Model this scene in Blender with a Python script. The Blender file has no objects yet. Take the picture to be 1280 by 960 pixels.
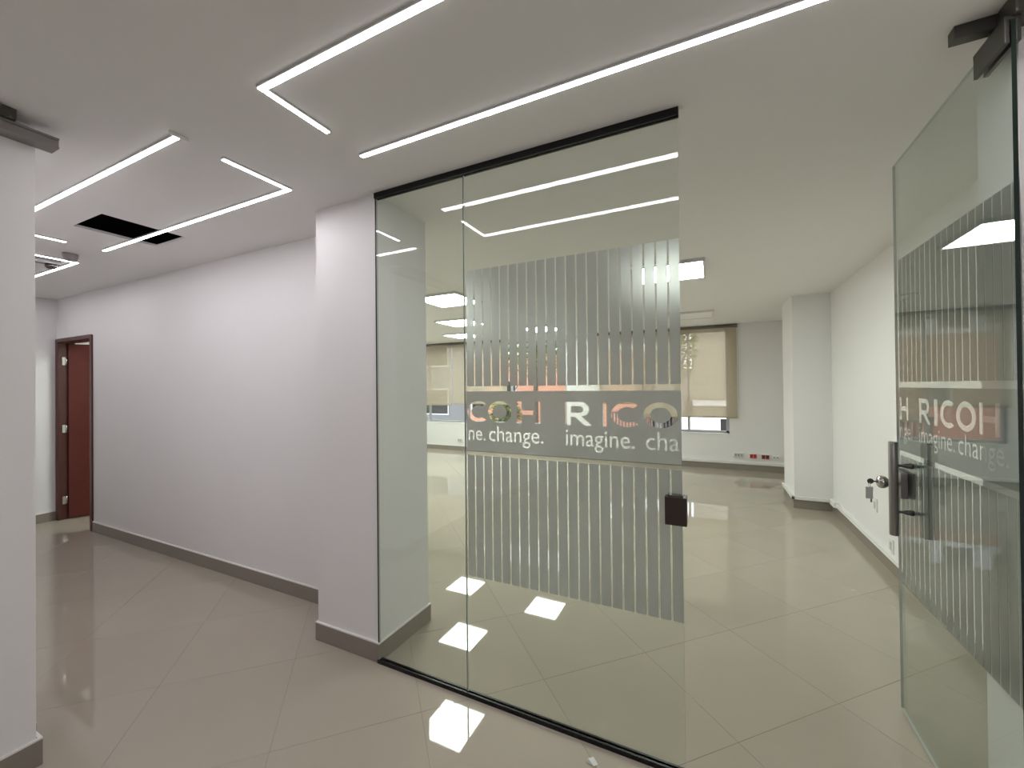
import bpy, bmesh, math, random
from mathutils import Vector, Matrix
random.seed(4)
C = bpy.context.scene.collection
SC = bpy.context.scene

# ------------------------------------------------------------ camera
H = 2.5
cam_d = bpy.data.cameras.new('camera'); cam = bpy.data.objects.new('camera', cam_d); C.objects.link(cam)
cam_d.sensor_fit = 'HORIZONTAL'; cam_d.sensor_width = 36.0; cam_d.lens = 36.0 * 511 / 1280
cam_d.clip_start = 0.02; cam_d.clip_end = 300
xr = Vector((0.89992238, 0.435936, -0.00997625))        # camera right in world
dn = Vector((-0.0119421, 0.00176962, -0.99992712))      # camera down
fw = Vector((-0.43588657, 0.89997593, 0.00679851))      # camera forward
m3 = Matrix((xr, -dn, -fw)).transposed()
cam.matrix_world = Matrix.Translation((0, 0, 1.458)) @ m3.to_4x4()
SC.camera = cam

# ------------------------------------------------------------ world, exposure
SC.view_settings.view_transform = 'Standard'; SC.view_settings.look = 'None'
SC.view_settings.gamma = 1.0; SC.view_settings.use_curve_mapping = False
SC.view_settings.exposure = 0.0
w = bpy.data.worlds.new('overcast_sky'); SC.world = w; w.use_nodes = True
wn = w.node_tree; wn.nodes['Background'].inputs[0].default_value = (0.93, 0.97, 1.0, 1)
wn.nodes['Background'].inputs[1].default_value = 4.4
try:
    SC.cycles.transparent_max_bounces = 24
    SC.cycles.max_bounces = 12; SC.cycles.diffuse_bounces = 6
    SC.cycles.glossy_bounces = 6; SC.cycles.transmission_bounces = 12
except Exception:
    pass
HALL_L = 43.0; ROOM_L = 27.0; BACK_FILL_L = 16.0
HALL_C = (1.0, 0.96, 1.0); ROOM_C = (0.92, 1.0, 0.91)

# ------------------------------------------------------------ materials
def mat(name):
    m = bpy.data.materials.new(name); m.use_nodes = True
    return m, m.node_tree, m.node_tree.nodes['Principled BSDF']

def simple(name, col, rough=0.5, metal=0.0, spec=0.5, noise=0.0, nscale=40, bump=0.0, bscale=200):
    m, t, p = mat(name)
    p.inputs['Base Color'].default_value = (*col, 1); p.inputs['Roughness'].default_value = rough
    p.inputs['Metallic'].default_value = metal; p.inputs['Specular IOR Level'].default_value = spec
    if noise or bump:
        g = t.nodes.new('ShaderNodeNewGeometry')
    if noise:
        n = t.nodes.new('ShaderNodeTexNoise'); n.inputs['Scale'].default_value = nscale; n.inputs['Detail'].default_value = 4
        t.links.new(g.outputs['Position'], n.inputs['Vector'])
        r = t.nodes.new('ShaderNodeMapRange'); r.inputs['To Min'].default_value = 1 - noise; r.inputs['To Max'].default_value = 1 + noise
        t.links.new(n.outputs['Fac'], r.inputs['Value'])
        mx = t.nodes.new('ShaderNodeVectorMath'); mx.operation = 'SCALE'; mx.inputs[0].default_value = col
        t.links.new(r.outputs[0], mx.inputs['Scale']); t.links.new(mx.outputs[0], p.inputs['Base Color'])
    if bump:
        n2 = t.nodes.new('ShaderNodeTexNoise'); n2.inputs['Scale'].default_value = bscale; n2.inputs['Detail'].default_value = 3
        t.links.new(g.outputs['Position'], n2.inputs['Vector'])
        b = t.nodes.new('ShaderNodeBump'); b.inputs['Strength'].default_value = bump; b.inputs['Distance'].default_value = 0.002
        t.links.new(n2.outputs['Fac'], b.inputs['Height']); t.links.new(b.outputs[0], p.inputs['Normal'])
    return m

def emit(name, col, s):
    m, t, p = mat(name)
    p.inputs['Base Color'].default_value = (0.8, 0.8, 0.8, 1)
    p.inputs['Emission Color'].default_value = (*col, 1); p.inputs['Emission Strength'].default_value = s
    return m

def glass(name, tint, ior=1.5):
    m, t, p = mat(name); N = t.nodes
    N.remove(p); out = N['Material Output']
    geo = N.new('ShaderNodeNewGeometry')
    mr = N.new('ShaderNodeMapRange'); mr.inputs['To Min'].default_value = ior; mr.inputs['To Max'].default_value = 1 / ior
    t.links.new(geo.outputs['Backfacing'], mr.inputs['Value'])
    fr = N.new('ShaderNodeFresnel'); t.links.new(mr.outputs[0], fr.inputs['IOR'])
    tr = N.new('ShaderNodeBsdfTransparent'); tr.inputs[0].default_value = (*tint, 1)
    gl = N.new('ShaderNodeBsdfGlossy'); gl.inputs['Roughness'].default_value = 0.0
    mx = N.new('ShaderNodeMixShader')
    t.links.new(fr.outputs[0], mx.inputs[0]); t.links.new(tr.outputs[0], mx.inputs[1]); t.links.new(gl.outputs[0], mx.inputs[2])
    t.links.new(mx.outputs[0], out.inputs[0])
    return m

def film(name, col, body, rough, tint=(1, 1, 1)):
    """frosted vinyl: hazy see-through plus its own pale grey body"""
    m, t, p = mat(name); N = t.nodes
    N.remove(p); out = N['Material Output']
    rf = N.new('ShaderNodeBsdfRefraction'); rf.inputs['Roughness'].default_value = rough; rf.inputs['IOR'].default_value = 1.25
    rf.inputs['Color'].default_value = (*tint, 1)
    df = N.new('ShaderNodeBsdfDiffuse'); df.inputs[0].default_value = (*col, 1)
    tl = N.new('ShaderNodeBsdfTranslucent'); tl.inputs[0].default_value = (*col, 1)
    a = N.new('ShaderNodeMixShader'); a.inputs[0].default_value = 0.5
    t.links.new(df.outputs[0], a.inputs[1]); t.links.new(tl.outputs[0], a.inputs[2])
    b = N.new('ShaderNodeMixShader'); b.inputs[0].default_value = body
    t.links.new(rf.outputs[0], b.inputs[1]); t.links.new(a.outputs[0], b.inputs[2])
    t.links.new(b.outputs[0], out.inputs[0])
    return m

def blind_mat():
    m, t, p = mat('blind_fabric'); N = t.nodes
    N.remove(p); out = N['Material Output']
    geo = N.new('ShaderNodeNewGeometry')
    n = N.new('ShaderNodeTexNoise'); n.inputs['Scale'].default_value = 60; n.inputs['Detail'].default_value = 3
    t.links.new(geo.outputs['Position'], n.inputs['Vector'])
    cr = N.new('ShaderNodeMix'); cr.data_type = 'RGBA'
    cr.inputs[6].default_value = (0.50, 0.44, 0.33, 1); cr.inputs[7].default_value = (0.62, 0.55, 0.42, 1)
    t.links.new(n.outputs['Fac'], cr.inputs[0])
    df = N.new('ShaderNodeBsdfDiffuse'); tl = N.new('ShaderNodeBsdfTranslucent')
    t.links.new(cr.outputs[2], df.inputs[0]); t.links.new(cr.outputs[2], tl.inputs[0])
    a = N.new('ShaderNodeMixShader'); a.inputs[0].default_value = 0.42
    t.links.new(df.outputs[0], a.inputs[1]); t.links.new(tl.outputs[0], a.inputs[2])
    tr = N.new('ShaderNodeBsdfTransparent'); tr.inputs[0].default_value = (1, 0.98, 0.93, 1)
    b = N.new('ShaderNodeMixShader'); b.inputs[0].default_value = 0.22
    t.links.new(a.outputs[0], b.inputs[1]); t.links.new(tr.outputs[0], b.inputs[2])
    t.links.new(b.outputs[0], out.inputs[0])
    return m

def tile_mat():
    m, t, p = mat('polished_porcelain'); N = t.nodes
    oi = N.new('ShaderNodeObjectInfo'); geo = N.new('ShaderNodeNewGeometry')
    n = N.new('ShaderNodeTexNoise'); n.inputs['Scale'].default_value = 3.0; n.inputs['Detail'].default_value = 6
    t.links.new(geo.outputs['Position'], n.inputs['Vector'])
    fine = N.new('ShaderNodeTexNoise'); fine.inputs['Scale'].default_value = 220; fine.inputs['Detail'].default_value = 2
    t.links.new(geo.outputs['Position'], fine.inputs['Vector'])
    def mad(src, k, base):
        q = N.new('ShaderNodeMath'); q.operation = 'MULTIPLY_ADD'; q.inputs[1].default_value = k; q.inputs[2].default_value = base
        t.links.new(src, q.inputs[0]); return q.outputs[0]
    a1 = mad(oi.outputs['Random'], 0.05, 0.975)
    a2 = mad(n.outputs['Fac'], 0.10, 0.95)
    a3 = mad(fine.outputs['Fac'], 0.08, 0.96)
    q1 = N.new('ShaderNodeMath'); q1.operation = 'MULTIPLY'; t.links.new(a1, q1.inputs[0]); t.links.new(a2, q1.inputs[1])
    q2 = N.new('ShaderNodeMath'); q2.operation = 'MULTIPLY'; t.links.new(q1.outputs[0], q2.inputs[0]); t.links.new(a3, q2.inputs[1])
    v = N.new('ShaderNodeVectorMath'); v.operation = 'SCALE'; v.inputs[0].default_value = TILE
    t.links.new(q2.outputs[0], v.inputs['Scale']); t.links.new(v.outputs[0], p.inputs['Base Color'])
    rr = mad(n.outputs['Fac'], 0.03, 0.012); t.links.new(rr, p.inputs['Roughness'])
    p.inputs['Specular IOR Level'].default_value = 0.52
    return m

TILE = (0.385, 0.345, 0.285)
M = {}
M['wall'] = simple('wall_paint', (0.80, 0.79, 0.79), 0.55, spec=0.3, noise=0.015, nscale=3, bump=0.12, bscale=90)
M['ceil'] = simple('ceiling_paint', (0.80, 0.79, 0.775), 0.8, spec=0.2, bump=0.1, bscale=90)
M['tile'] = tile_mat()
M['grout'] = simple('grout', (0.22, 0.195, 0.16), 0.9)
M['base'] = simple('skirting_tile', (0.25, 0.22, 0.185), 0.25, noise=0.05, nscale=60)
M['caulk'] = simple('skirting_cap_white', (0.75, 0.73, 0.7), 0.6)
M['black'] = simple('black_channel', (0.008, 0.008, 0.009), 0.35, spec=0.3)
M['glass'] = glass('clear_glass', (0.965, 0.982, 0.968))
M['doorglass'] = glass('door_glass', (0.93, 0.958, 0.94))
M['winglass'] = glass('window_glass', (0.97, 0.98, 0.975))
M['edge'] = simple('glass_edge_green', (0.010, 0.022, 0.017), 0.2)
M['edgelight'] = simple('glass_edge_pale', (0.48, 0.51, 0.48), 0.2)
M['film'] = film('frosted_vinyl', (0.53, 0.53, 0.52), 0.66, 0.50)
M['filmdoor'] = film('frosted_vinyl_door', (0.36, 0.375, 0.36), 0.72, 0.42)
M['steel'] = simple('brushed_steel', (0.30, 0.285, 0.28), 0.36, metal=0.9, noise=0.05, nscale=120)
M['darksteel'] = simple('dark_steel', (0.10, 0.095, 0.09), 0.4, metal=0.75)
M['brownmetal'] = simple('brown_strike_metal', (0.050, 0.036, 0.028), 0.42, metal=0.5)
M['chrome'] = simple('chrome', (0.5, 0.49, 0.48), 0.18, metal=1)
M['wood'] = simple('red_mahogany', (0.115, 0.022, 0.014), 0.38, noise=0.2, nscale=14)
M['wooddark'] = simple('dark_mahogany', (0.075, 0.018, 0.013), 0.4, noise=0.2, nscale=14)
M['whiteplastic'] = simple('white_plastic', (0.78, 0.78, 0.76), 0.4)
M['greyplastic'] = simple('grey_plastic', (0.55, 0.55, 0.52), 0.4)
M['sensor'] = simple('sensor_grey_plastic', (0.30, 0.29, 0.28), 0.45)
M['redplastic'] = simple('red_plastic', (0.50, 0.03, 0.02), 0.4)
M['darkred'] = simple('dark_red_plastic', (0.22, 0.02, 0.02), 0.4)
M['alu'] = simple('aluminium_frame', (0.42, 0.43, 0.45), 0.4, metal=0.5)
M['cassette'] = simple('brown_cassette', (0.16, 0.14, 0.11), 0.5)
M['blind'] = blind_mat()
M['hall_led'] = emit('hall_led', HALL_C, HALL_L)
M['back_fill_led'] = emit('back_fill_led', HALL_C, BACK_FILL_L)  # emission of the fill panels added behind the camera
M['led_side'] = emit('led_side_glow', HALL_C, 5.0)
M['room_led'] = emit('room_led', ROOM_C, ROOM_L)
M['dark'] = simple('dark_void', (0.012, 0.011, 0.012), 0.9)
M['ledbody'] = simple('led_profile', (0.6, 0.6, 0.6), 0.4)

# ------------------------------------------------------------ mesh helpers
def bx(bm, x0, x1, y0, y1, z0, z1, bev=0.0):
    vs = [bm.verts.new(p) for p in ((x0,y0,z0),(x1,y0,z0),(x1,y1,z0),(x0,y1,z0),(x0,y0,z1),(x1,y0,z1),(x1,y1,z1),(x0,y1,z1))]
    fs = [bm.faces.new([vs[i] for i in f]) for f in ((3,2,1,0),(4,5,6,7),(0,1,5,4),(1,2,6,5),(2,3,7,6),(3,0,4,7))]
    if bev:
        es = {e for f in fs for e in f.edges}
        bmesh.ops.bevel(bm, geom=list(es), offset=bev, segments=2, profile=0.6, affect='EDGES')
    return fs

def tube(bm, p0, p1, r0, r1=None, n=20, caps=True):
    r1 = r0 if r1 is None else r1
    p0 = Vector(p0); p1 = Vector(p1); d = (p1 - p0)
    q = d.to_track_quat('Z', 'Y').to_matrix()
    A = []; B = []
    for i in range(n):
        a = 2 * math.pi * i / n; v = Vector((math.cos(a), math.sin(a), 0))
        A.append(bm.verts.new(p0 + q @ (v * r0))); B.append(bm.verts.new(p1 + q @ (v * r1)))
    for i in range(n):
        f = bm.faces.new((A[i], A[(i+1) % n], B[(i+1) % n], B[i])); f.smooth = True
    if caps:
        bm.faces.new(A[::-1]); bm.faces.new(B)

def lathe(bm, prof, origin, axis, n=24):
    """prof = [(radius, height)] turned round axis from origin"""
    q = Vector(axis).to_track_quat('Z', 'Y').to_matrix(); o = Vector(origin); rings = []
    for r, h_ in prof:
        rings.append([bm.verts.new(o + q @ Vector((r*math.cos(2*math.pi*i/n), r*math.sin(2*math.pi*i/n), h_))) for i in range(n)])
    for a, b in zip(rings, rings[1:]):
        for i in range(n):
            f = bm.faces.new((a[i], a[(i+1) % n], b[(i+1) % n], b[i])); f.smooth = True
    bm.faces.new(rings[0][::-1]); bm.faces.new(rings[-1])

def obj(name, bm, m, parent=None, extra=None):
    bmesh.ops.recalc_face_normals(bm, faces=bm.faces)
    me = bpy.data.meshes.new(name); bm.to_mesh(me); bm.free()
    me.materials.append(m)
    for e in (extra or []): me.materials.append(e)
    o = bpy.data.objects.new(name, me); C.objects.link(o)
    if parent: put(o, parent)
    return o

def put(o, parent):
    o.parent = parent
    bpy.context.view_layer.update() if False else None
    o.matrix_parent_inverse = Matrix.Translation(-WL(parent))

def WL(p):
    """world position of an unrotated object chain"""
    v = Vector(p.location)
    if p.parent: v = v + WL(p.parent) + p.matrix_parent_inverse.to_translation()
    return v

def box(name, m, x0, x1, y0, y1, z0, z1, parent=None, bev=0.0):
    bm = bmesh.new(); bx(bm, x0, x1, y0, y1, z0, z1, bev); return obj(name, bm, m, parent)

def struct(o, label=None):
    o['kind'] = 'structure'
    if label: o['label'] = label
    return o

def tag(o, label, cat, group=None):
    o['label'] = label; o['category'] = cat
    if group: o['group'] = group
    return o

def empty(name, loc):
    o = bpy.data.objects.new(name, None); C.objects.link(o); o.location = loc; o.empty_display_size = 0.1
    return o

def copy_tree(src, loc):
    """copy of a thing with its parts and sub-parts"""
    r = src.copy(); C.objects.link(r); r.location = loc
    for ch in list(src.children):
        c = ch.copy(); C.objects.link(c); c.parent = r
        for g in list(ch.children):
            d = g.copy(); C.objects.link(d); d.parent = c
    return r

# ------------------------------------------------------------ setting
WT = 0.12
YG = 1.655                         # plane of the glass partition
HW = 1.93                          # face of the long hall wall
XR = 1.25                          # right wall face
YF = 7.98                          # far wall face
# floor: grout bed + every tile a piece
fl = struct(box('floor', M['grout'], -7.72, 1.37, -4.62, 8.13, -0.06, -0.0012), 'glossy beige porcelain tile floor laid on the diagonal')
def clip(poly, axis, val, keep_less):
    out = []
    for i in range(len(poly)):
        a, b = poly[i], poly[(i+1) % len(poly)]
        ia = (a[axis] <= val) if keep_less else (a[axis] >= val)
        ib = (b[axis] <= val) if keep_less else (b[axis] >= val)
        if ia: out.append(a)
        if ia != ib:
            t = (val - a[axis]) / (b[axis] - a[axis]); out.append((a[0] + t*(b[0]-a[0]), a[1] + t*(b[1]-a[1])))
    return out
regions = [(-7.6, XR, 3.6, YF), (-4.1, XR, 1.3, 3.8), (-6.7, XR, 0.65, HW), (-2.38, XR, -1.7, 0.9), (-6.7, -4.1, HW, 3.5)]
def tile_mesh(poly):
    bm = bmesh.new(); e = 0.0012
    cx_ = sum(p[0] for p in poly)/len(poly); cy_ = sum(p[1] for p in poly)/len(poly)
    def inn(p, d):
        v = Vector((cx_-p[0], cy_-p[1])); l = v.length or 1; v = v/l*d
        return (p[0]+v.x, p[1]+v.y)
    b = [bm.verts.new((*inn(p, 0.0008), -0.008)) for p in poly]
    m_ = [bm.verts.new((*inn(p, 0.0008), -0.0004)) for p in poly]
    t_ = [bm.verts.new((*inn(p, 0.0014), 0.0)) for p in poly]
    n = len(poly)
    for i in range(n):
        bm.faces.new((b[i], b[(i+1) % n], m_[(i+1) % n], m_[i])); bm.faces.new((m_[i], m_[(i+1) % n], t_[(i+1) % n], t_[i]))
    bm.faces.new(t_)
    me = bpy.data.meshes.new('tile'); bmesh.ops.recalc_face_normals(bm, faces=bm.faces); bm.to_mesh(me); bm.free(); me.materials.append(M['tile'])
    return me
s = 0.4243
full = tile_mesh([(-s, 0), (0, -s), (s, 0), (0, s)])
nt = 0
for i in range(-30, 31):
    for j in range(-30, 31):
        tx = 0.087 + s*(i+j) + s; ty = 2.752 + s*(i-j)
        poly = [(tx-s, ty), (tx, ty-s), (tx+s, ty), (tx, ty+s)]
        if tx < -8.1 or tx > 1.75 or ty < -2.2 or ty > 8.5: continue
        if not any(x0-s*0.8 < tx < x1+s*0.8 and y0-s*0.8 < ty < y1+s*0.8 for x0, x1, y0, y1 in regions): continue
        c_ = clip(clip(clip(clip(poly, 0, XR+0.02, True), 0, -7.62, False), 1, YF+0.02, True), 1, -1.72, False)
        if len(c_) < 3: continue
        ar = abs(sum(c_[k][0]*c_[(k+1) % len(c_)][1] - c_[(k+1) % len(c_)][0]*c_[k][1] for k in range(len(c_))))/2
        if ar < 0.004: continue
        if ar > 0.3599:
            o = bpy.data.objects.new('tile', full); o.location = (tx, ty, 0)
        else:
            o = bpy.data.objects.new('tile', tile_mesh(c_))
        C.objects.link(o); o.parent = fl; nt += 1
print('tiles', nt)

# ceiling with the open hatch
HX0, HX1, HY0, HY1 = -3.60, -3.21, 1.11, 1.545
bm = bmesh.new()
for x0, x1, y0, y1 in ((-7.72, HX0, -4.62, 8.13), (HX1, 1.37, -4.62, 8.13), (HX0, HX1, -4.62, HY0), (HX0, HX1, HY1, 8.13)):
    bx(bm, x0, x1, y0, y1, H, H+0.016)
ceil = struct(obj('ceiling', bm, M['ceil']), 'smooth white plasterboard ceiling with a square opening left in it')
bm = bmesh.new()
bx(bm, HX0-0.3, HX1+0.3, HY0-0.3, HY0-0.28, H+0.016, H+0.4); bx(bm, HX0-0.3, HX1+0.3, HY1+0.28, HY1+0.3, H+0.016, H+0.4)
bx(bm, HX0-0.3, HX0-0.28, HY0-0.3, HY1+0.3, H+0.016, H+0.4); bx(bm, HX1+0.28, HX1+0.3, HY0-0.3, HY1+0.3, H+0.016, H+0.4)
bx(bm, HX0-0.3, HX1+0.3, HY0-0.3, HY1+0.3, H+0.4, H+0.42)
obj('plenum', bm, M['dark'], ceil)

def wall(name, rects, label=None):
    bm = bmesh.new()
    for r in rects: bx(bm, *r)
    return struct(obj(name, bm, M['wall']), label)
DX0, DX1, DZ = -6.66, -5.80, 2.045      # opening of the red door in the hall wall
wall('wall_hall', [(-6.7, DX0, HW, HW+WT, 0, H), (DX1, -2.05, HW, HW+WT, 0, H), (DX0, DX1, HW, HW+WT, DZ, H)], 'long plain white wall of the corridor')
wall('wall_left_pillar', [(-2.07, -1.605, YG, 2.08, 0, H)], 'white pillar that the glass partition starts from')
wall('wall_right_pillar', [(0.792, XR, YG, 1.855, 0, H)], 'white pillar behind the hinge of the glass door')
wall('wall_end', [(-6.82, -6.7, 0.53, 3.62, 0, H)], 'narrow white wall closing the corridor')
wall('wall_left', [(-2.5, -2.38, -4.5, 0.628, 0, H)], 'white wall end under the steel rail')
wall('wall_corridor', [(-6.7, -2.5, 0.53, 0.65, 0, H)])
wall('wall_back', [(-2.5, 1.37, -4.62, -4.5, 0, H)])
wall('wall_right', [(XR, XR+WT, -4.5, 8.12, 0, H)], 'long white right wall of the office')
wall('wall_office_left', [(-7.72, -7.6, 3.5, 8.12, 0, H)])
wall('wall_office_back', [(-7.6, -4.0, 3.5, 3.62, 0, H)])
wall('wall_small_room', [(-4.12, -4.0, HW+WT, 3.5, 0, H)])
wall('wall_office_column', [(0.88, XR, 5.79, 6.5, 0, H)], 'white column standing out of the right wall')
# far wall with two windows
WA = (-7.1, -2.63, 0.64, 2.43); WB = (-1.95, 0.295, 0.61, 2.43)
rs = [(-7.6, WA[0]), (WA[1], WB[0]), (WB[1], XR)]
bmr = [(a, b, YF, YF+WT+0.02, 0, H) for a, b in rs]
for W_ in (WA, WB):
    bmr += [(W_[0], W_[1], YF, YF+WT+0.02, 0, W_[2]), (W_[0], W_[1], YF, YF+WT+0.02, W_[3], H)]
wall('wall_far', bmr, 'white far wall of the office pierced by two wide windows')

def base(name, segs, label=None):
    """segs: (x0,x1,y0,y1) footprints of the skirting pieces"""
    bm = bmesh.new()
    for s_ in segs: bx(bm, *s_, 0.0005, 0.098, 0.0015)
    o = struct(obj(name, bm, M['base']), label)
    bm = bmesh.new()
    for x0, x1, y0, y1 in segs: bx(bm, x0, x1, y0, y1, 0.098, 0.105)
    obj('caulk_line', bm, M['caulk'], o)
    return o
t = 0.011
base('baseboard_hall', [(DX1+0.02, -2.07, HW-t, HW)], 'taupe tile skirting along the corridor wall')
base('baseboard_left_pillar', [(-2.07-t, -1.605+t, YG-t, YG), (-1.605, -1.605+t, YG, 2.08+t), (-2.07-t, -2.07, YG, HW)], 'taupe tile skirting round the left pillar')
base('baseboard_end', [(-6.7, -6.7+t, 0.65, HW-t)])
base('baseboard_left', [(-2.38, -2.38+t, -4.5, 0.632+t), (-2.5, -2.38, 0.632, 0.632+t)], 'taupe tile skirting at the foot of the left wall end')
base('baseboard_corridor', [(-6.68, -2.5, 0.65, 0.65+t)])
base('baseboard_far', [(-7.6, XR-t, YF-t, YF)], 'taupe tile skirting under the windows')
base('baseboard_office_column', [(0.88-t, XR-t, 5.79-t, 5.79), (0.88-t, 0.88, 5.79, 6.5), ], 'taupe tile skirting round the office column')
base('baseboard_right', [(XR-t, XR, 1.868, 5.779)], 'taupe tile skirting along the right wall')

bm = bmesh.new()
vs = [bm.verts.new(p) for p in ((-0.452, 1.552, 0.0012), (-0.418, 1.545, 0.004), (-0.405, 1.562, 0.0015), (-0.428, 1.583, 0.006), (-0.446, 1.574, 0.001))]
bm.faces.new(vs); bmesh.ops.solidify(bm, geom=bm.faces[:], thickness=0.0005)
PS = obj('paper_scrap', bm, M['greyplastic']); tag(PS, 'tiny pale scrap lying on the hall floor before the black channel', 'scrap')

base('baseboard_hall_right', [(XR-t, XR, -4.5, YG-t), (0.80, XR-t, YG-t, YG), (0.792-t, 0.792, YG+0.05, 1.855), (0.80, XR-t, 1.855, 1.855+t)])
# ------------------------------------------------------------ cable raceways
bm = bmesh.new(); bx(bm, -2.6, XR-0.03, YF-0.03, YF, 0.106, 0.15, 0.003)
tag(obj('cable_raceway', bm, M['whiteplastic']), 'white cable raceway along the far wall under the red sockets', 'cable duct')
bm = bmesh.new(); bx(bm, XR-0.03, XR, 1.9, 5.75, 0.106, 0.14, 0.003)
rw = obj('cable_raceway', bm, M['whiteplastic']); tag(rw, 'long white cable raceway on the skirting of the right wall', 'cable duct')
bm = bmesh.new(); bx(bm, XR-0.05, XR, 5.55, 5.72, 0.10, 0.16, 0.006); obj('junction_cap', bm, M['whiteplastic'], rw)
bm = bmesh.new(); bx(bm, 0.85, XR-0.05, 5.76, 5.79, 0.106, 0.14, 0.003)
rw = obj('cable_raceway', bm, M['whiteplastic']); tag(rw, 'short white cable raceway wrapping the office column', 'cable duct')
bm = bmesh.new(); bx(bm, 0.85, 0.88, 5.76, 6.5, 0.106, 0.14, 0.003); obj('side_run', bm, M['whiteplastic'], rw)

# sockets on the far wall
def socket(x0, x1, z0, z1, face, label, holes=2, group=None):
    r = empty('wall_socket', ((x0+x1)/2, YF, z0)); tag(r, label, 'socket', group)
    bm = bmesh.new(); bx(bm, x0, x1, YF-0.032, YF, z0, z1, 0.004); obj('box', bm, M['whiteplastic'], r)
    p_ = 0.014
    bm = bmesh.new()
    k = (x1-x0-2*p_)/holes
    for i in range(holes): bx(bm, x0+p_+i*k+0.002, x0+p_+(i+1)*k-0.002, YF-0.036, YF-0.030, z0+0.012, z1-0.012, 0.002)
    f_ = obj('faceplate', bm, face, r)
    for i in range(holes):
        cx_ = x0+p_+(i+0.5)*k
        box('socket_hole', M['dark'], cx_-0.009, cx_+0.009, YF-0.0372, YF-0.0355, (z0+z1)/2-0.004, (z0+z1)/2+0.008, f_)
    return r
socket(0.345, 0.505, 0.212, 0.30, M['greyplastic'], 'grey faced wall socket nearest the window on the far wall', 3)
socket(0.575, 0.705, 0.205, 0.296, M['redplastic'], 'bright red double socket in a white box on the far wall')
socket(0.745, 0.885, 0.203, 0.293, M['darkred'], 'darker red double socket right beside the bright red one')
socket(0.90, 1.02, 0.213, 0.28, M['whiteplastic'], 'all white socket nearest the column on the far wall')
socket(-5.27, -5.13, 0.20, 0.285, M['greyplastic'], 'small grey socket under the left window blinds')
def plate(y, z, label):
    r = empty('wall_socket', (XR, y, z-0.05)); tag(r, label, 'socket')
    bm = bmesh.new(); bx(bm, XR-0.010, XR, y-0.04, y+0.04, z-0.055, z+0.055, 0.003); f_ = obj('faceplate', bm, M['whiteplastic'], r)
    bm = bmesh.new(); bx(bm, XR-0.0125, XR-0.0095, y-0.018, y+0.018, z-0.030, z+0.030, 0.001); obj('insert', bm, M['greyplastic'], r)
plate(4.45, 0.43, 'white socket plate on the right wall below the hanging keys')
plate(4.12, 0.20, 'low white socket plate on the right wall near the raceway')

# ------------------------------------------------------------ windows and blinds
def window(name, W_, mull, transom, label):
    x0, x1, z0, z1 = W_
    bm = bmesh.new(); fw_ = 0.045; y0 = YF+0.05; y1 = YF+0.10
    bx(bm, x0, x1, y0, y1, z0, z0+fw_, 0.003); bx(bm, x0, x1, y0, y1, z1-fw_, z1, 0.003)
    bx(bm, x0, x0+fw_, y0, y1, z0, z1, 0.003); bx(bm, x1-fw_, x1, y0, y1, z0, z1, 0.003)
    r = struct(obj(name, bm, M['alu']), label)
    for x in mull:
        box('mullion', M['alu'], x-0.02, x+0.02, y0+0.003, y1-0.003, z0+fw_, z1-fw_, r)
    ed = [x0+fw_] + list(mull) + [x1-fw_]
    for a, b in zip(ed, ed[1:]):
        box('pane', M['winglass'], a, b, y0+0.022, y0+0.028, z0+fw_, z1-fw_, r)
    box('sill', M['wall'], x0, x1, YF-0.012, YF+0.05, z0-0.018, z0+0.002, r)
    if transom: box('transom', M['alu'], x0+fw_, x1-fw_, y0+0.002, y1-0.002, transom-0.018, transom+0.018, r)
    return r
window('window_1', WA, (-6.1, -5.0, -3.9), None, 'wide left window half covered by beige blinds')
window('window_2', WB, (-1.15, -0.35), None, 'right window of the office behind beige roller blinds')
bl_n = 0
def blind(x0, x1, zb, label):
    r = empty('roller_blind', ((x0+x1)/2, YF-0.04, zb)); tag(r, label, 'blind', 'beige roller blinds of the office windows')
    bm = bmesh.new(); nx, nz = 12, 10
    g = [[bm.verts.new((x0+(x1-x0)*i/nx, YF-0.045+0.002*math.sin(i*1.1)*(1-k/nz), zb+(2.45-zb)*k/nz)) for i in range(nx+1)] for k in range(nz+1)]
    for k in range(nz):
        for i in range(nx): bm.faces.new((g[k][i], g[k][i+1], g[k+1][i+1], g[k+1][i]))
    for f in bm.faces: f.smooth = True
    obj('fabric', bm, M['blind'], r)
    bm = bmesh.new(); tube(bm, (x0-0.01, YF-0.04, 2.465), (x1+0.01, YF-0.04, 2.465), 0.026, n=16); obj('roller_tube', bm, M['cassette'], r)
    bm = bmesh.new(); bx(bm, x0, x1, YF-0.055, YF-0.037, zb-0.022, zb+0.006, 0.004); obj('bottom_bar', bm, M['blind'], r)
    for s_ in (x0-0.012, x1+0.006): box('bracket', M['cassette'], s_, s_+0.006, YF-0.07, YF, 2.435, 2.495, r)
    if x1 > 0:
        bm = bmesh.new(); tube(bm, (x1+0.018, YF-0.045, 2.46), (x1+0.018, YF-0.045, 1.2), 0.0025, n=6); obj('chain', bm, M['greyplastic'], r)
blind(-6.95, -6.245, 1.06, 'beige roller blind on the left window hidden mostly by the pillar')
blind(-6.22, -5.40, 1.06, 'beige roller blind seen between the left pillar and the first glass joint')
blind(-5.375, -3.965, 1.10, 'wide beige roller blind behind the left part of the frosted film')
blind(-1.97, -1.145, 1.13, 'beige roller blind behind the frosted film, left part of the right window')
blind(-1.12, 0.415, 0.905, 'beige roller blind showing a tree through it right of the frosted glass')

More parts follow.
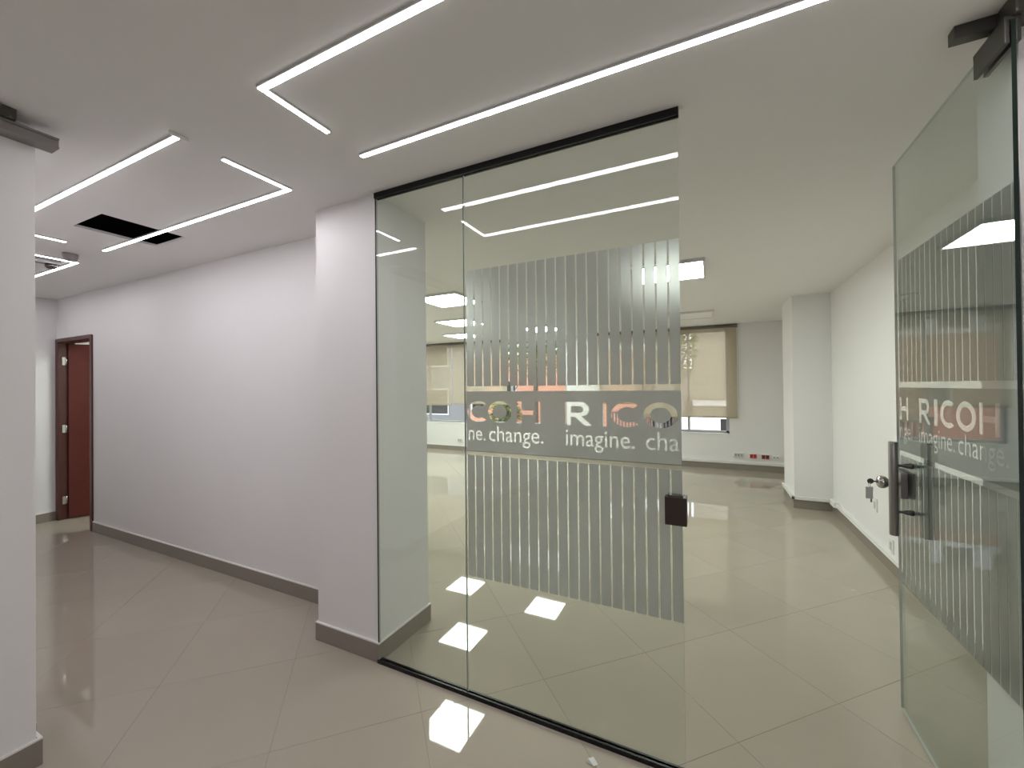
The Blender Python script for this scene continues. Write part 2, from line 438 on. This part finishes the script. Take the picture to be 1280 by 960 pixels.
# ------------------------------------------------------------ red door
fr = struct(empty('door_1', (DX0, HW, 0)), 'dark red wooden door standing ajar at the corridor end')
bm = bmesh.new(); bx(bm, DX0, DX0+0.035, HW-0.012, HW+WT+0.01, 0, DZ, 0.002); bx(bm, DX1-0.035, DX1, HW-0.012, HW+WT+0.01, 0, DZ, 0.002)
bx(bm, DX0, DX1, HW-0.0125, HW+WT+0.01, DZ-0.035, DZ+0.005, 0.002)
bx(bm, DX0-0.03, DX0+0.005, HW-0.014, HW, 0, DZ+0.0, 0.002); bx(bm, DX1-0.005, DX1+0.02, HW-0.014, HW, 0, DZ, 0.002)
obj('door_frame', bm, M['wooddark'], fr)
bm = bmesh.new(); bx(bm, 0.0, 0.78, -0.02, 0.02, 0.008, DZ-0.045, 0.002)
ang = math.radians(64)
bm.transform(Matrix.Translation((DX0+0.042, HW+0.075, 0)) @ Matrix.Rotation(ang, 4, 'Z'))
lf = obj('door_leaf', bm, M['wood'], fr)
for z in (0.22, 1.03, 1.80):
    bm = bmesh.new(); tube(bm, (DX0+0.042, HW+0.055, z-0.045), (DX0+0.042, HW+0.055, z+0.045), 0.009, n=10)
    bx(bm, DX0+0.034, DX0+0.044, HW+0.02, HW+0.055, z-0.045, z+0.045)
    obj('hinge', bm, M['chrome'], fr)
bm = bmesh.new(); lathe(bm, [(0.024, 0), (0.024, 0.006), (0.010, 0.012), (0.010, 0.03), (0.026, 0.045), (0.026, 0.06), (0.015, 0.068)], (0, 0, 0), (0, -1, 0))
bm.transform(Matrix.Translation((DX0+0.042, HW+0.075, 0)) @ Matrix.Rotation(ang, 4, 'Z') @ Matrix.Translation((0.72, -0.02, 1.0)))
kn = obj('door_knob', bm, M['chrome'], lf)

# ------------------------------------------------------------ writing cut out of film
def glyph_loops(ch, bold=0.0):
    cu = bpy.data.curves.new('g', 'FONT'); cu.body = ch; cu.size = 1.0; cu.offset = bold; cu.resolution_u = 5
    o = bpy.data.objects.new('g', cu); C.objects.link(o)
    dg = bpy.context.evaluated_depsgraph_get(); dg.update()
    me = o.evaluated_get(dg).to_mesh()
    vs = [(v.co.x, v.co.y) for v in me.vertices]
    cnt = {}
    key = lambda i: (round(vs[i][0], 5), round(vs[i][1], 5))
    for p in me.polygons:
        ks = [key(i) for i in p.vertices]
        for a, b in zip(ks, ks[1:] + ks[:1]):
            if a == b: continue
            e = (a, b) if a < b else (b, a); cnt[e] = cnt.get(e, 0) + 1
    adj = {}
    for (a, b), n in cnt.items():
        if n == 1: adj.setdefault(a, []).append(b); adj.setdefault(b, []).append(a)
    loops = []; seen = set()
    for st in list(adj):
        if st in seen: continue
        lp = [st]; seen.add(st); cur = st
        while True:
            nx = [q for q in adj[cur] if q not in seen]
            if not nx: break
            cur = nx[0]; seen.add(cur); lp.append(cur)
        if len(lp) > 2: loops.append(lp)
    bpy.data.objects.remove(o); bpy.data.curves.remove(cu)
    return loops

def heavy(ch):
    """heavy sans capitals drawn as outlines in a unit box, mapped later to the measured width"""
    ell = lambda cx, cy, rx, ry, a0, a1, n: [(cx+rx*math.cos(math.radians(a0+(a1-a0)*i/n)), cy+ry*math.sin(math.radians(a0+(a1-a0)*i/n))) for i in range(n+1)]
    if ch == 'I': return [[(0, 0), (0.2, 0), (0.2, 1), (0, 1)]]
    if ch == 'H': return [[(0, 0), (0.235, 0), (0.235, 0.40), (0.845, 0.40), (0.845, 0), (1.08, 0), (1.08, 1), (0.845, 1), (0.845, 0.60), (0.235, 0.60), (0.235, 1), (0, 1)]]
    if ch == 'O': return [ell(0.6, 0.5, 0.6, 0.52, 0, 360, 40)[:-1], ell(0.6, 0.5, 0.355, 0.315, 0, 360, 36)[:-1]]
    if ch == 'C': return [ell(0.6, 0.5, 0.6, 0.52, 48, 312, 34) + ell(0.6, 0.5, 0.365, 0.315, 300, 60, 28)]
    if ch == 'R':
        out = [(0, 0), (0.235, 0), (0.235, 0.36), (0.40, 0.36), (0.80, 0), (1.10, 0), (0.665, 0.395)] + ell(0.62, 0.69, 0.36, 0.31, -62, 90, 16)[1:] + [(0, 1)]
        return [out, [(0.235, 0.54)] + [(0.235, 0.82)] + ell(0.58, 0.68, 0.16, 0.14, 90, -90, 12)]

def fit(loops, x0, x1, z0, z1):
    """map glyph loops so their box fills x0..x1, z0..z1"""
    xs = [p[0] for l in loops for p in l]; ys = [p[1] for l in loops for p in l]
    a, b, c, d = min(xs), max(xs), min(ys), max(ys)
    return [[(x0+(p[0]-a)/(b-a)*(x1-x0), z0+(p[1]-c)/(d-c)*(z1-z0)) for p in l] for l in loops]

def fitw(text, x0, x1, zbase, xh, bold=0.0):
    """map a lower-case word: width to x0..x1, x-height to xh on the base line"""
    loops = glyph_loops(text, bold); xs = [p[0] for l in loops for p in l]; a, b = min(xs), max(xs)
    xl = glyph_loops('x', bold); k = xh/max(p[1] for l in xl for p in l)
    return [[(x0+(p[0]-a)/(b-a)*(x1-x0), zbase+p[1]*k) for p in l] for l in loops]

def fill_mesh(name, loops, th):
    cu = bpy.data.curves.new('f', 'CURVE'); cu.dimensions = '2D'; cu.fill_mode = 'BOTH'; cu.extrude = th/2
    for l in loops:
        sp = cu.splines.new('POLY'); sp.points.add(len(l)-1)
        for i, p in enumerate(l): sp.points[i].co = (p[0], p[1], 0, 1)
        sp.use_cyclic_u = True
    o = bpy.data.objects.new('f', cu); C.objects.link(o)
    dg = bpy.context.evaluated_depsgraph_get(); dg.update()
    me = bpy.data.meshes.new_from_object(o.evaluated_get(dg)); me.name = name
    bpy.data.objects.remove(o); bpy.data.curves.remove(cu)
    return me

FT = 0.0006
def film_on(panel, x0, x1, zt, zb, gap0, pitch, words, place, m):
    """x is along the pane; place(x, d, z) gives the world point"""
    loops = [[(x0, 1.158), (x1, 1.158), (x1, 1.438), (x0, 1.438)]] + words
    me = fill_mesh('film_band', loops, FT)
    for v in me.vertices: v.co = place(v.co.x, v.co.z, v.co.y)
    bm = bmesh.new(); bm.from_mesh(me); bpy.data.meshes.remove(me)
    bmesh.ops.remove_doubles(bm, verts=bm.verts, dist=1e-6)
    obj('film_band', bm, m, panel)
    g = gap0; gw = 0.0032
    while g > x0: g -= pitch
    edges = []
    while g < x1:
        a = max(x0, g+gw); b = min(x1, g+pitch-gw)
        if b-a > 0.004: edges.append((a, b))
        g += pitch
    for z0, z1 in ((1.462, zt), (zb, 1.137)):
        for a, b in edges:
            bm = bmesh.new(); bx(bm, a, b, -FT/2, FT/2, z0, z1)
            for v in bm.verts: v.co = place(v.co.x, v.co.y, v.co.z)
            obj('film_strip', bm, m, panel)

# ------------------------------------------------------------ glass partition
gp = empty('glass_partition', (-0.85, YG, 0))
tag(gp, 'fixed clear glass partition in black channels with a frosted striped film', 'glass partition')
bm = bmesh.new(); bx(bm, -1.605, -0.095, YG-0.014, YG+0.014, H-0.030, H, 0.001); obj('top_channel', bm, M['black'], gp)
bm = bmesh.new(); bx(bm, -1.605, -0.095, YG-0.014, YG+0.014, 0.0, 0.019, 0.001); obj('bottom_channel', bm, M['black'], gp)
bm = bmesh.new(); bx(bm, -1.605, -1.599, YG-0.006, YG+0.006, 0.019, H-0.030); obj('side_channel', bm, M['black'], gp)
def pane(name, x0, x1, y0, y1, z0, z1, m, parent, edge_axis, dark_edge=None):
    """slab of glass; its narrow edge faces get the dark cut-edge material"""
    bm = bmesh.new(); bx(bm, x0, x1, y0, y1, z0, z1)
    bmesh.ops.recalc_face_normals(bm, faces=bm.faces)
    for f in bm.faces:
        if abs(f.normal[edge_axis]) < 0.5: f.material_index = 1
        if dark_edge and f.normal[dark_edge[0]]*dark_edge[1] > 0.5: f.material_index = 2
    o = obj(name, bm, m, parent, [M['edgelight'], M['edge']]); return o
pane('glass_panel', -1.597, -1.051, YG-0.005, YG+0.005, 0.019, H-0.030, M['glass'], gp, 1, (0, 1))
p2 = pane('glass_panel', -1.048, -0.098, YG-0.005, YG+0.005, 0.019, H-0.030, M['glass'], gp, 1)
CAP0, CAP1 = 1.293, 1.392
L = []
def big(ch, a, b, bold=0): L.extend(fit(heavy(ch), a, b, CAP0, CAP1))
big('C', -1.042, -0.940); big('O', -0.930, -0.808); big('H', -0.783, -0.668)
big('R', -0.555, -0.438); big('I', -0.400, -0.379); big('C', -0.362, -0.252); big('O', -0.236, -0.110)
L += fitw('ne.', -1.036, -0.945, 1.208, 0.046); L += fitw('change.', -0.925, -0.655, 1.208, 0.046)
L += fitw('imagine.', -0.553, -0.270, 1.208, 0.046); L += fitw('cha', -0.227, -0.106, 1.208, 0.046)
film_on(p2, -1.046, -0.0985, 2.012, 0.565, -0.139, 0.04533, L, lambda x, d, z: Vector((x, YG+0.0062+d, z)), M['film'])
bm = bmesh.new(); bx(bm, -0.158, -0.082, YG-0.030, YG+0.030, 0.938, 1.042, 0.002); ls = obj('lock_strike', bm, M['brownmetal'], gp)
box('strike_plate', M['darksteel'], -0.148, -0.094, YG-0.026, YG+0.026, 1.0421, 1.048, ls)

# ------------------------------------------------------------ right glass door (opened inwards)
XD = 0.745; YH = 1.571; YE = 2.405
gd = struct(empty('door_2', (XD, YG, 0)), 'open glass door with frosted stripes, steel pull bar and lock')
dl = pane('glass_leaf', XD-0.005, XD+0.005, YH, YE, 0.008, 2.432, M['doorglass'], gd, 0, (1, -1))
L = []
def bigd(ch, a, b): L.extend(fit(heavy(ch), -a, -b, CAP0+0.003, CAP1+0.003))
bigd('H', 2.400, 2.311); bigd('R', 2.206, 2.105); bigd('I', 2.078, 2.050); bigd('C', 2.031, 1.932); bigd('O', 1.919, 1.797); bigd('H', 1.780, 1.675)
L += fitw('nge.', -2.400, -2.275, 1.216, 0.046); L += fitw('imagine.', -2.209, -1.931, 1.216, 0.046); L += fitw('change.', -1.908, -1.640, 1.216, 0.046)
film_on(dl, -YE+0.001, -YH-0.001, 2.004, 0.572, -1.606, 0.0440, L, lambda x, d, z: Vector((XD+0.0062+d, -x, z)), M['filmdoor'])
# pull handles on both faces
for sgn, tg in ((-1, 1), (1, 0)):
    hx = XD + sgn*0.057; hy = 2.272
    bm = bmesh.new(); lathe(bm, [(0.0145, 0.812), (0.016, 0.815), (0.016, 1.205), (0.0145, 1.208)], (hx, hy, 0), (0, 0, 1), 28)
    ph = obj('pull_handle', bm, M['steel'], gd)
    for z in (0.912, 1.108):
        bm = bmesh.new()
        lathe(bm, [(0.0055, 0.010), (0.0055, 0.030), (0.008, 0.036), (0.010, 0.042), (0.010, 0.050), (0.013, 0.053), (0.013, 0.058)], (hx, hy, z), (-sgn, 0, 0), 18)
        obj('standoff', bm, M['darksteel'], ph)
# lock body clamped on the free edge, knob on its room side
bm = bmesh.new(); bx(bm, XD-0.030, XD-0.0055, 2.285, 2.40, 0.965, 1.075, 0.003); bx(bm, XD+0.0055, XD+0.020, 2.285, 2.40, 0.965, 1.075, 0.003)
bx(bm, XD-0.030, XD+0.020, 2.4055, 2.412, 0.965, 1.075, 0.001)
lk = obj('lock_body', bm, M['steel'], gd)
bm = bmesh.new(); lathe(bm, [(0.026, 0), (0.026, 0.005), (0.012, 0.008), (0.011, 0.022), (0.017, 0.028), (0.0255, 0.036), (0.028, 0.046), (0.0265, 0.056), (0.020, 0.063), (0.010, 0.066)], (XD-0.030, 2.335, 1.022), (-1, 0, 0), 28)
obj('knob', bm, M['chrome'], lk)
# patch pivot at the top, patch at the foot
bm = bmesh.new(); bx(bm, XD-0.016, XD-0.0055, YH+0.002, 1.725, 2.372, 2.438, 0.002); bx(bm, XD+0.0055, XD+0.016, YH+0.002, 1.725, 2.372, 2.438, 0.002)
bx(bm, XD-0.016, XD+0.016, YH+0.002, 1.725, 2.433, 2.445, 0.001); obj('patch_fitting', bm, M['darksteel'], gd)
bm = bmesh.new(); bx(bm, 0.655, 0.791, YG-0.019, YG+0.019, 2.462, H, 0.002); tube(bm, (XD, YG, 2.44), (XD, YG, 2.47), 0.012, n=14)
bx(bm, 0.742, 0.80, YG-0.10, YG-0.02, 2.44, H, 0.006)
obj('pivot_bracket', bm, M['darksteel'], gd)
gd.rotation_euler.z = -0.015
# keys
kx = XD - 0.089; ky = 2.336; kz = 1.022
kb = empty('key_bunch', (kx, ky, kz-0.09)); tag(kb, 'small bunch of keys with a tag hanging from the door knob', 'keys')
bm = bmesh.new(); bx(bm, kx-0.012, kx+0.012, ky-0.0012, ky+0.0012, kz-0.003, kz+0.003)
lathe(bm, [(0.011, 0), (0.012, 0.001), (0.011, 0.0025)], (kx-0.018, ky-0.001, kz), (0, 1, 0), 16); obj('inserted_key', bm, M['darksteel'], kb)
bm = bmesh.new(); n = 20
for i in range(n):
    a0 = 2*math.pi*i/n; a1 = 2*math.pi*(i+1)/n; R_ = 0.012
    tube(bm, (kx-0.022, ky+R_*math.sin(a0), kz-0.014+R_*math.cos(a0)), (kx-0.022, ky+R_*math.sin(a1), kz-0.014+R_*math.cos(a1)), 0.0012, n=6)
obj('key_ring', bm, M['chrome'], kb)
bm = bmesh.new(); bx(bm, kx-0.036, kx-0.010, ky-0.003, ky+0.003, kz-0.078, kz-0.026, 0.002); obj('key_tag', bm, M['greyplastic'], kb)
bm = bmesh.new(); bx(bm, kx-0.018, kx-0.012, ky+0.004, ky+0.006, kz-0.095, kz-0.026); bx(bm, kx-0.022, kx-0.008, ky+0.004, ky+0.006, kz-0.045, kz-0.026, 0.0005); obj('loose_key', bm, M['chrome'], kb)

# ------------------------------------------------------------ steel rail over the left wall end
g3 = empty('door_rail', (-2.34, 0.3, 2.4)); tag(g3, 'brushed steel rail on the ceiling edge above the left wall end', 'rail')
for z0, z1, xa in ((2.417, 2.423, -2.306), (2.423, 2.450, -2.312), (2.450, 2.458, -2.306)):
    bm = bmesh.new(); bx(bm, -2.379, xa, -0.25, 0.674, z0, z1, 0.001)
    obj({2.417: 'bottom_lip', 2.423: 'rail_body', 2.450: 'top_lip'}[z0], bm, M['steel'], g3)
bm = bmesh.new(); bx(bm, -2.379, -2.29, -0.25, 0.56, 2.459, H, 0.004); obj('rail_bracket', bm, M['darksteel'], g3)

# ------------------------------------------------------------ linear lights of the hall
LW = 0.0118; LH = 0.012
def linear(pts, label):
    """L-shaped surface-mounted LED line; pts = polyline on the ceiling"""
    r = empty('linear_light', (pts[0][0], pts[0][1], H-LH)); tag(r, label, 'ceiling light', 'linear LED lights of the hall')
    for k, (a, b) in enumerate(zip(pts, pts[1:])):
        x0, x1 = sorted((a[0], b[0])); y0, y1 = sorted((a[1], b[1]))
        last = len(pts) > 2 and k == (0 if abs(pts[0][1]-pts[1][1]) > 0.01 else 1)
        if y1-y0 < 0.01: y0 -= LW; y1 += LW; x0 -= LW; x1 += LW
        else:
            x0 -= LW; x1 += LW
            other = pts[1][1]
            if abs(y0-other) < 1e-6: y0 += LW+0.001; y1 += 0
            if abs(y1-other) < 1e-6: y1 -= LW+0.001
        bm = bmesh.new(); bx(bm, x0+0.002, x1-0.002, y0+0.002, y1-0.002, H-LH, H-LH+0.003); d_ = obj('diffuser', bm, M['hall_led'], r, [M['led_side']])
        for f in d_.data.polygons: f.material_index = 0 if f.normal.z < -0.9 else 1
        bm = bmesh.new(); bx(bm, x0, x1, y0, y1, H-LH+0.0032, H-0.0005); obj('profile', bm, M['ledbody'], r)
    return r
l1 = linear([(-4.0, 1.20), (-4.0, 0.903), (-1.955, 0.903)], 'linear light nearest the left wall, with a loose end cap')
bm = bmesh.new(); bx(bm, -1.936, -1.931, 0.872, 0.940, H-0.016, H-0.0005, 0.001); obj('end_cap', bm, M['whiteplastic'], l1)
linear([(-1.952, 1.08), (-1.952, 1.400), (-4.0, 1.400)], 'L-shaped linear light crossing the open ceiling hatch')
linear([(-1.373, 1.160), (-1.373, 0.887), (0.68, 0.887)], 'L-shaped linear light at the top centre of the hall ceiling')
linear([(0.68, 1.07), (0.68, 1.345), (-1.375, 1.345)], 'long linear light running parallel just before the glass partition')
linear([(-4.573, 1.13), (-4.573, 1.430), (-6.5, 1.430)], 'farthest L-shaped linear light at the corridor end')
linear([(-6.5, 0.903), (-4.75, 0.903)], 'straight linear light of the corridor hidden by the left wall end') if False else None

# ceiling devices
bm = bmesh.new(); lathe(bm, [(0.044, 0), (0.044, 0.020), (0.040, 0.036), (0.034, 0.050), (0.016, 0.056)], (-4.36, 1.33, H), (0, 0, -1), 24)
sd = obj('smoke_detector', bm, M['sensor']); tag(sd, 'round grey smoke detector beside the bend of the farthest light', 'smoke detector')
bm = bmesh.new(); bx(bm, -4.74, -4.66, 1.05, 1.37, H-0.035, H, 0.006)
eb = obj('ceiling_sensor', bm, M['sensor']); tag(eb, 'flat grey ceiling device between the lines of the farthest light', 'sensor')
bm = bmesh.new(); lathe(bm, [(0.035, 0), (0.035, 0.02), (0.02, 0.032)], (-4.70, 1.325, H-0.036), (0, 0, -1), 16); obj('lens', bm, M['darksteel'], eb)

# ------------------------------------------------------------ panel lights
def panel(cx_, cy_, label, m, group='square ceiling panels of the office'):
    r = empty('panel_light', (cx_, cy_, H-0.02)); tag(r, label, 'ceiling light', group)
    a = 0.30; i_ = 0.283
    bm = bmesh.new()
    for q in ((-a, a, -a, -i_), (-a, a, i_, a), (-a, -i_, -i_, i_), (i_, a, -i_, i_)):
        bx(bm, cx_+q[0], cx_+q[1], cy_+q[2], cy_+q[3], H-0.028, H)
    obj('frame', bm, M['ledbody'], r)
    box('diffuser', m, cx_-i_, cx_+i_, cy_-i_, cy_+i_, H-0.022, H-0.012, r)
panel(-2.76, 4.0, 'lit square panel light nearest the left pillar', M['room_led'])
panel(-0.325, 3.98, 'lit square panel light at the edge of the frosted film', M['room_led'])
panel(-3.55, 5.49, 'lit square panel light second behind the left pillar', M['room_led'])
panel(-4.40, 6.90, 'lit square panel light farthest to the left', M['room_led'])
panel(-2.68, 6.80, 'lit square panel light before the unshaded window', M['room_led'])
panel(-0.24, 6.60, 'unlit square ceiling panel above the right window', M['whiteplastic'])
panel(-5.3, 2.75, 'added unseen fill panel inside the small room behind the red door', M['hall_led'] if False else M['room_led'], 'added small room fill')  # added out of view to light the small room and the door leaf

panel(0.5, -1.6, 'added unseen fill panel of the hall above the entrance side', M['back_fill_led'], 'added fill panels of the hall')  # added behind the camera to brighten the lower hall walls
panel(0.5, -3.1, 'added unseen fill panel of the hall nearest its back wall', M['back_fill_led'], 'added fill panels of the hall')  # second added panel behind the camera, same fill for the hall
panel(-5.3, 4.6, 'added unseen fill panel of the office behind the corridor wall', M['room_led'])  # added in the hidden part of the office to raise its light
panel(-6.6, 5.9, 'added unseen fill panel in the far left office corner', M['room_led'])  # another added panel out of view, extra fill for the office

# ------------------------------------------------------------ outdoors
def brick_mat():
    m, t, p = mat('orange_brick'); N = t.nodes
    geo = N.new('ShaderNodeNewGeometry'); sx = N.new('ShaderNodeSeparateXYZ'); cb = N.new('ShaderNodeCombineXYZ')
    t.links.new(geo.outputs['Position'], sx.inputs[0]); t.links.new(sx.outputs[0], cb.inputs[0]); t.links.new(sx.outputs[2], cb.inputs[1])
    b = N.new('ShaderNodeTexBrick'); b.inputs['Scale'].default_value = 1.0
    b.inputs['Brick Width'].default_value = 0.24; b.inputs['Row Height'].default_value = 0.075; b.inputs['Mortar Size'].default_value = 0.008
    b.inputs['Color1'].default_value = (0.46, 0.16, 0.085, 1); b.inputs['Color2'].default_value = (0.52, 0.20, 0.11, 1); b.inputs['Mortar'].default_value = (0.5, 0.42, 0.36, 1)
    t.links.new(cb.outputs[0], b.inputs['Vector']); t.links.new(b.outputs['Color'], p.inputs['Base Color']); p.inputs['Roughness'].default_value = 0.9
    return m
M['brick'] = brick_mat()
M['render'] = simple('beige_render', (0.36, 0.32, 0.26), 0.9, noise=0.05, nscale=2)
M['whiterender'] = simple('white_render', (0.78, 0.78, 0.80), 0.9)
M['greyrender'] = simple('grey_render', (0.16, 0.16, 0.17), 0.9)
M['leaf'] = simple('leaves', (0.12, 0.17, 0.035), 0.6, noise=0.5, nscale=4)
M['bark'] = simple('bark', (0.07, 0.05, 0.035), 0.9)
M['ground'] = simple('asphalt', (0.12, 0.12, 0.12), 0.9, noise=0.1)
M['roof'] = simple('roof_tile', (0.3, 0.12, 0.07), 0.8)
struct(box('ground', M['ground'], -60, 60, 8.4, 90, -3.3, -3.2), 'street level ground outside')
def building(x0, x1, y0, y1, z1, m, label, wins):
    r = empty('building', ((x0+x1)/2, y0, -3.2)); tag(r, label, 'building')
    box('walls', m, x0, x1, y0, y1, -3.2, z1, r)
    box('parapet', M['whiterender'], x0-0.06, x1+0.06, y0-0.08, y1, z1, z1+0.12, r)
    for a, b, c, d in wins:
        f_ = box('window', M['alu'], a, b, y0-0.03, y0, c, d, r)
        box('pane', M['dark'], a+0.06, b-0.06, y0-0.035, y0-0.029, c+0.06, d-0.06, f_)
building(-9.4, -2.35, 15, 22, 2.75, M['brick'], 'orange brick building outside the unshaded window', [(-7.75, -7.05, 0.9, 1.75), (-9.2, -8.5, 0.5, 1.5), (-3.9, -3.45, 0.9, 1.5)])
building(-0.42, 7, 11.6, 18, 5.6, M['render'], 'beige rendered house outside the right window', [(2.6, 3.6, 1.2, 2.6)])
building(-2.2, -0.3, 19, 26, 2.0, M['whiterender'], 'low white house between the brick and beige buildings', [(-1.9, -1.2, -0.6, 0.8), (-1.0, -0.5, -0.6, 0.8)])
building(-26, -9.8, 15.5, 26, 6.0, M['greyrender'], 'grey block far left outside the window', [(-14.0+2*i_, -12.7+2*i_, k_*2.2-2, k_*2.2-0.8) for i_ in range(-3, 2) for k_ in range(0, 3)])
gw = empty('garden_wall', (0.4, 11.2, -3.2)); tag(gw, 'pale low wall with a dark opening under the right blind', 'wall')
box('wall_block', M['whiterender'], -0.66, 2.5, 11.2, 11.35, -3.2, 0.66, gw)
box('opening', M['dark'], 0.22, 0.44, 11.19, 11.2, 0.22, 0.62, gw)
box('ledge', M['whiterender'], -0.40, 3.0, 11.42, 11.6, 0.93, 1.06, gw)
building(-17, -2.0, 30, 38, 24, M['whiterender'], 'tall white apartment block far behind the brick building', [(-15.6+1.9*i_, -14.4+1.9*i_, k_*2.8-1.2, k_*2.8+0.1) for i_ in range(0, 7) for k_ in range(0, 5)])
# balcony railing in the street, dark bars
fn = empty('railing', (-2.0, 12.5, -3.2)); tag(fn, 'dark metal railing outside below the right window', 'railing')
box('rail_wall', M['whiterender'], -2.75, -0.6, 12.5, 12.62, -3.2, -0.05, fn)
for i in range(22): box('bar', M['darksteel'], -2.7+i*0.095, -2.66+i*0.095, 12.54, 12.58, -0.05, 0.62, fn)
box('top_bar', M['darksteel'], -2.75, -0.6, 12.53, 12.59, 0.62, 0.68, fn)
def tree(x, y, zc, rx, rz, n, label):
    r = empty('tree', (x, y, -3.2)); tag(r, label, 'tree', 'street trees outside the windows')
    bm = bmesh.new(); tube(bm, (x, y, -3.2), (x+0.1, y, zc), 0.14, 0.06, 10)
    for k in range(9):
        a = k*2.4; q = Vector((x+0.08, y, zc-0.8+0.15*k)); tube(bm, q, q+Vector((math.cos(a)*rx*0.8, math.sin(a)*rx*0.6, 0.5+rz*0.5)), 0.035, 0.01, 6)
    obj('trunk', bm, M['bark'], r)
    bm = bmesh.new(); R = random.Random(int(x*10)+n)
    for i in range(n):
        while True:
            u = Vector((R.uniform(-1, 1), R.uniform(-1, 1), R.uniform(-1, 1)))
            if u.length < 1: break
        c = Vector((x+u.x*rx, y+u.y*rx, zc+u.z*rz)); s_ = R.uniform(0.05, 0.11)*(0.55 if n > 2000 else 1)
        q = Matrix.Rotation(R.uniform(0, 6.28), 3, 'Z') @ Matrix.Rotation(R.uniform(-1.2, 1.2), 3, 'X')
        v = [bm.verts.new(c + q @ Vector(p)*s_) for p in ((-1, 0, 0), (0, -0.5, 0.1), (1.1, 0, 0), (0, 0.5, 0.1))]
        bm.faces.new(v)
    f = obj('foliage', bm, M['leaf'], r); f['kind'] = 'stuff'
tree(-5.3, 12.6, 2.75, 1.4, 1.0, 1500, 'leafy green tree before the orange brick building')
tree(-6.9, 13.6, 0.45, 0.65, 0.55, 900, 'low yellow green bush tree before the orange brick building')
tree(-0.80, 10.6, 2.5, 0.55, 1.1, 3200, 'slender tree seen through the right roller blind')
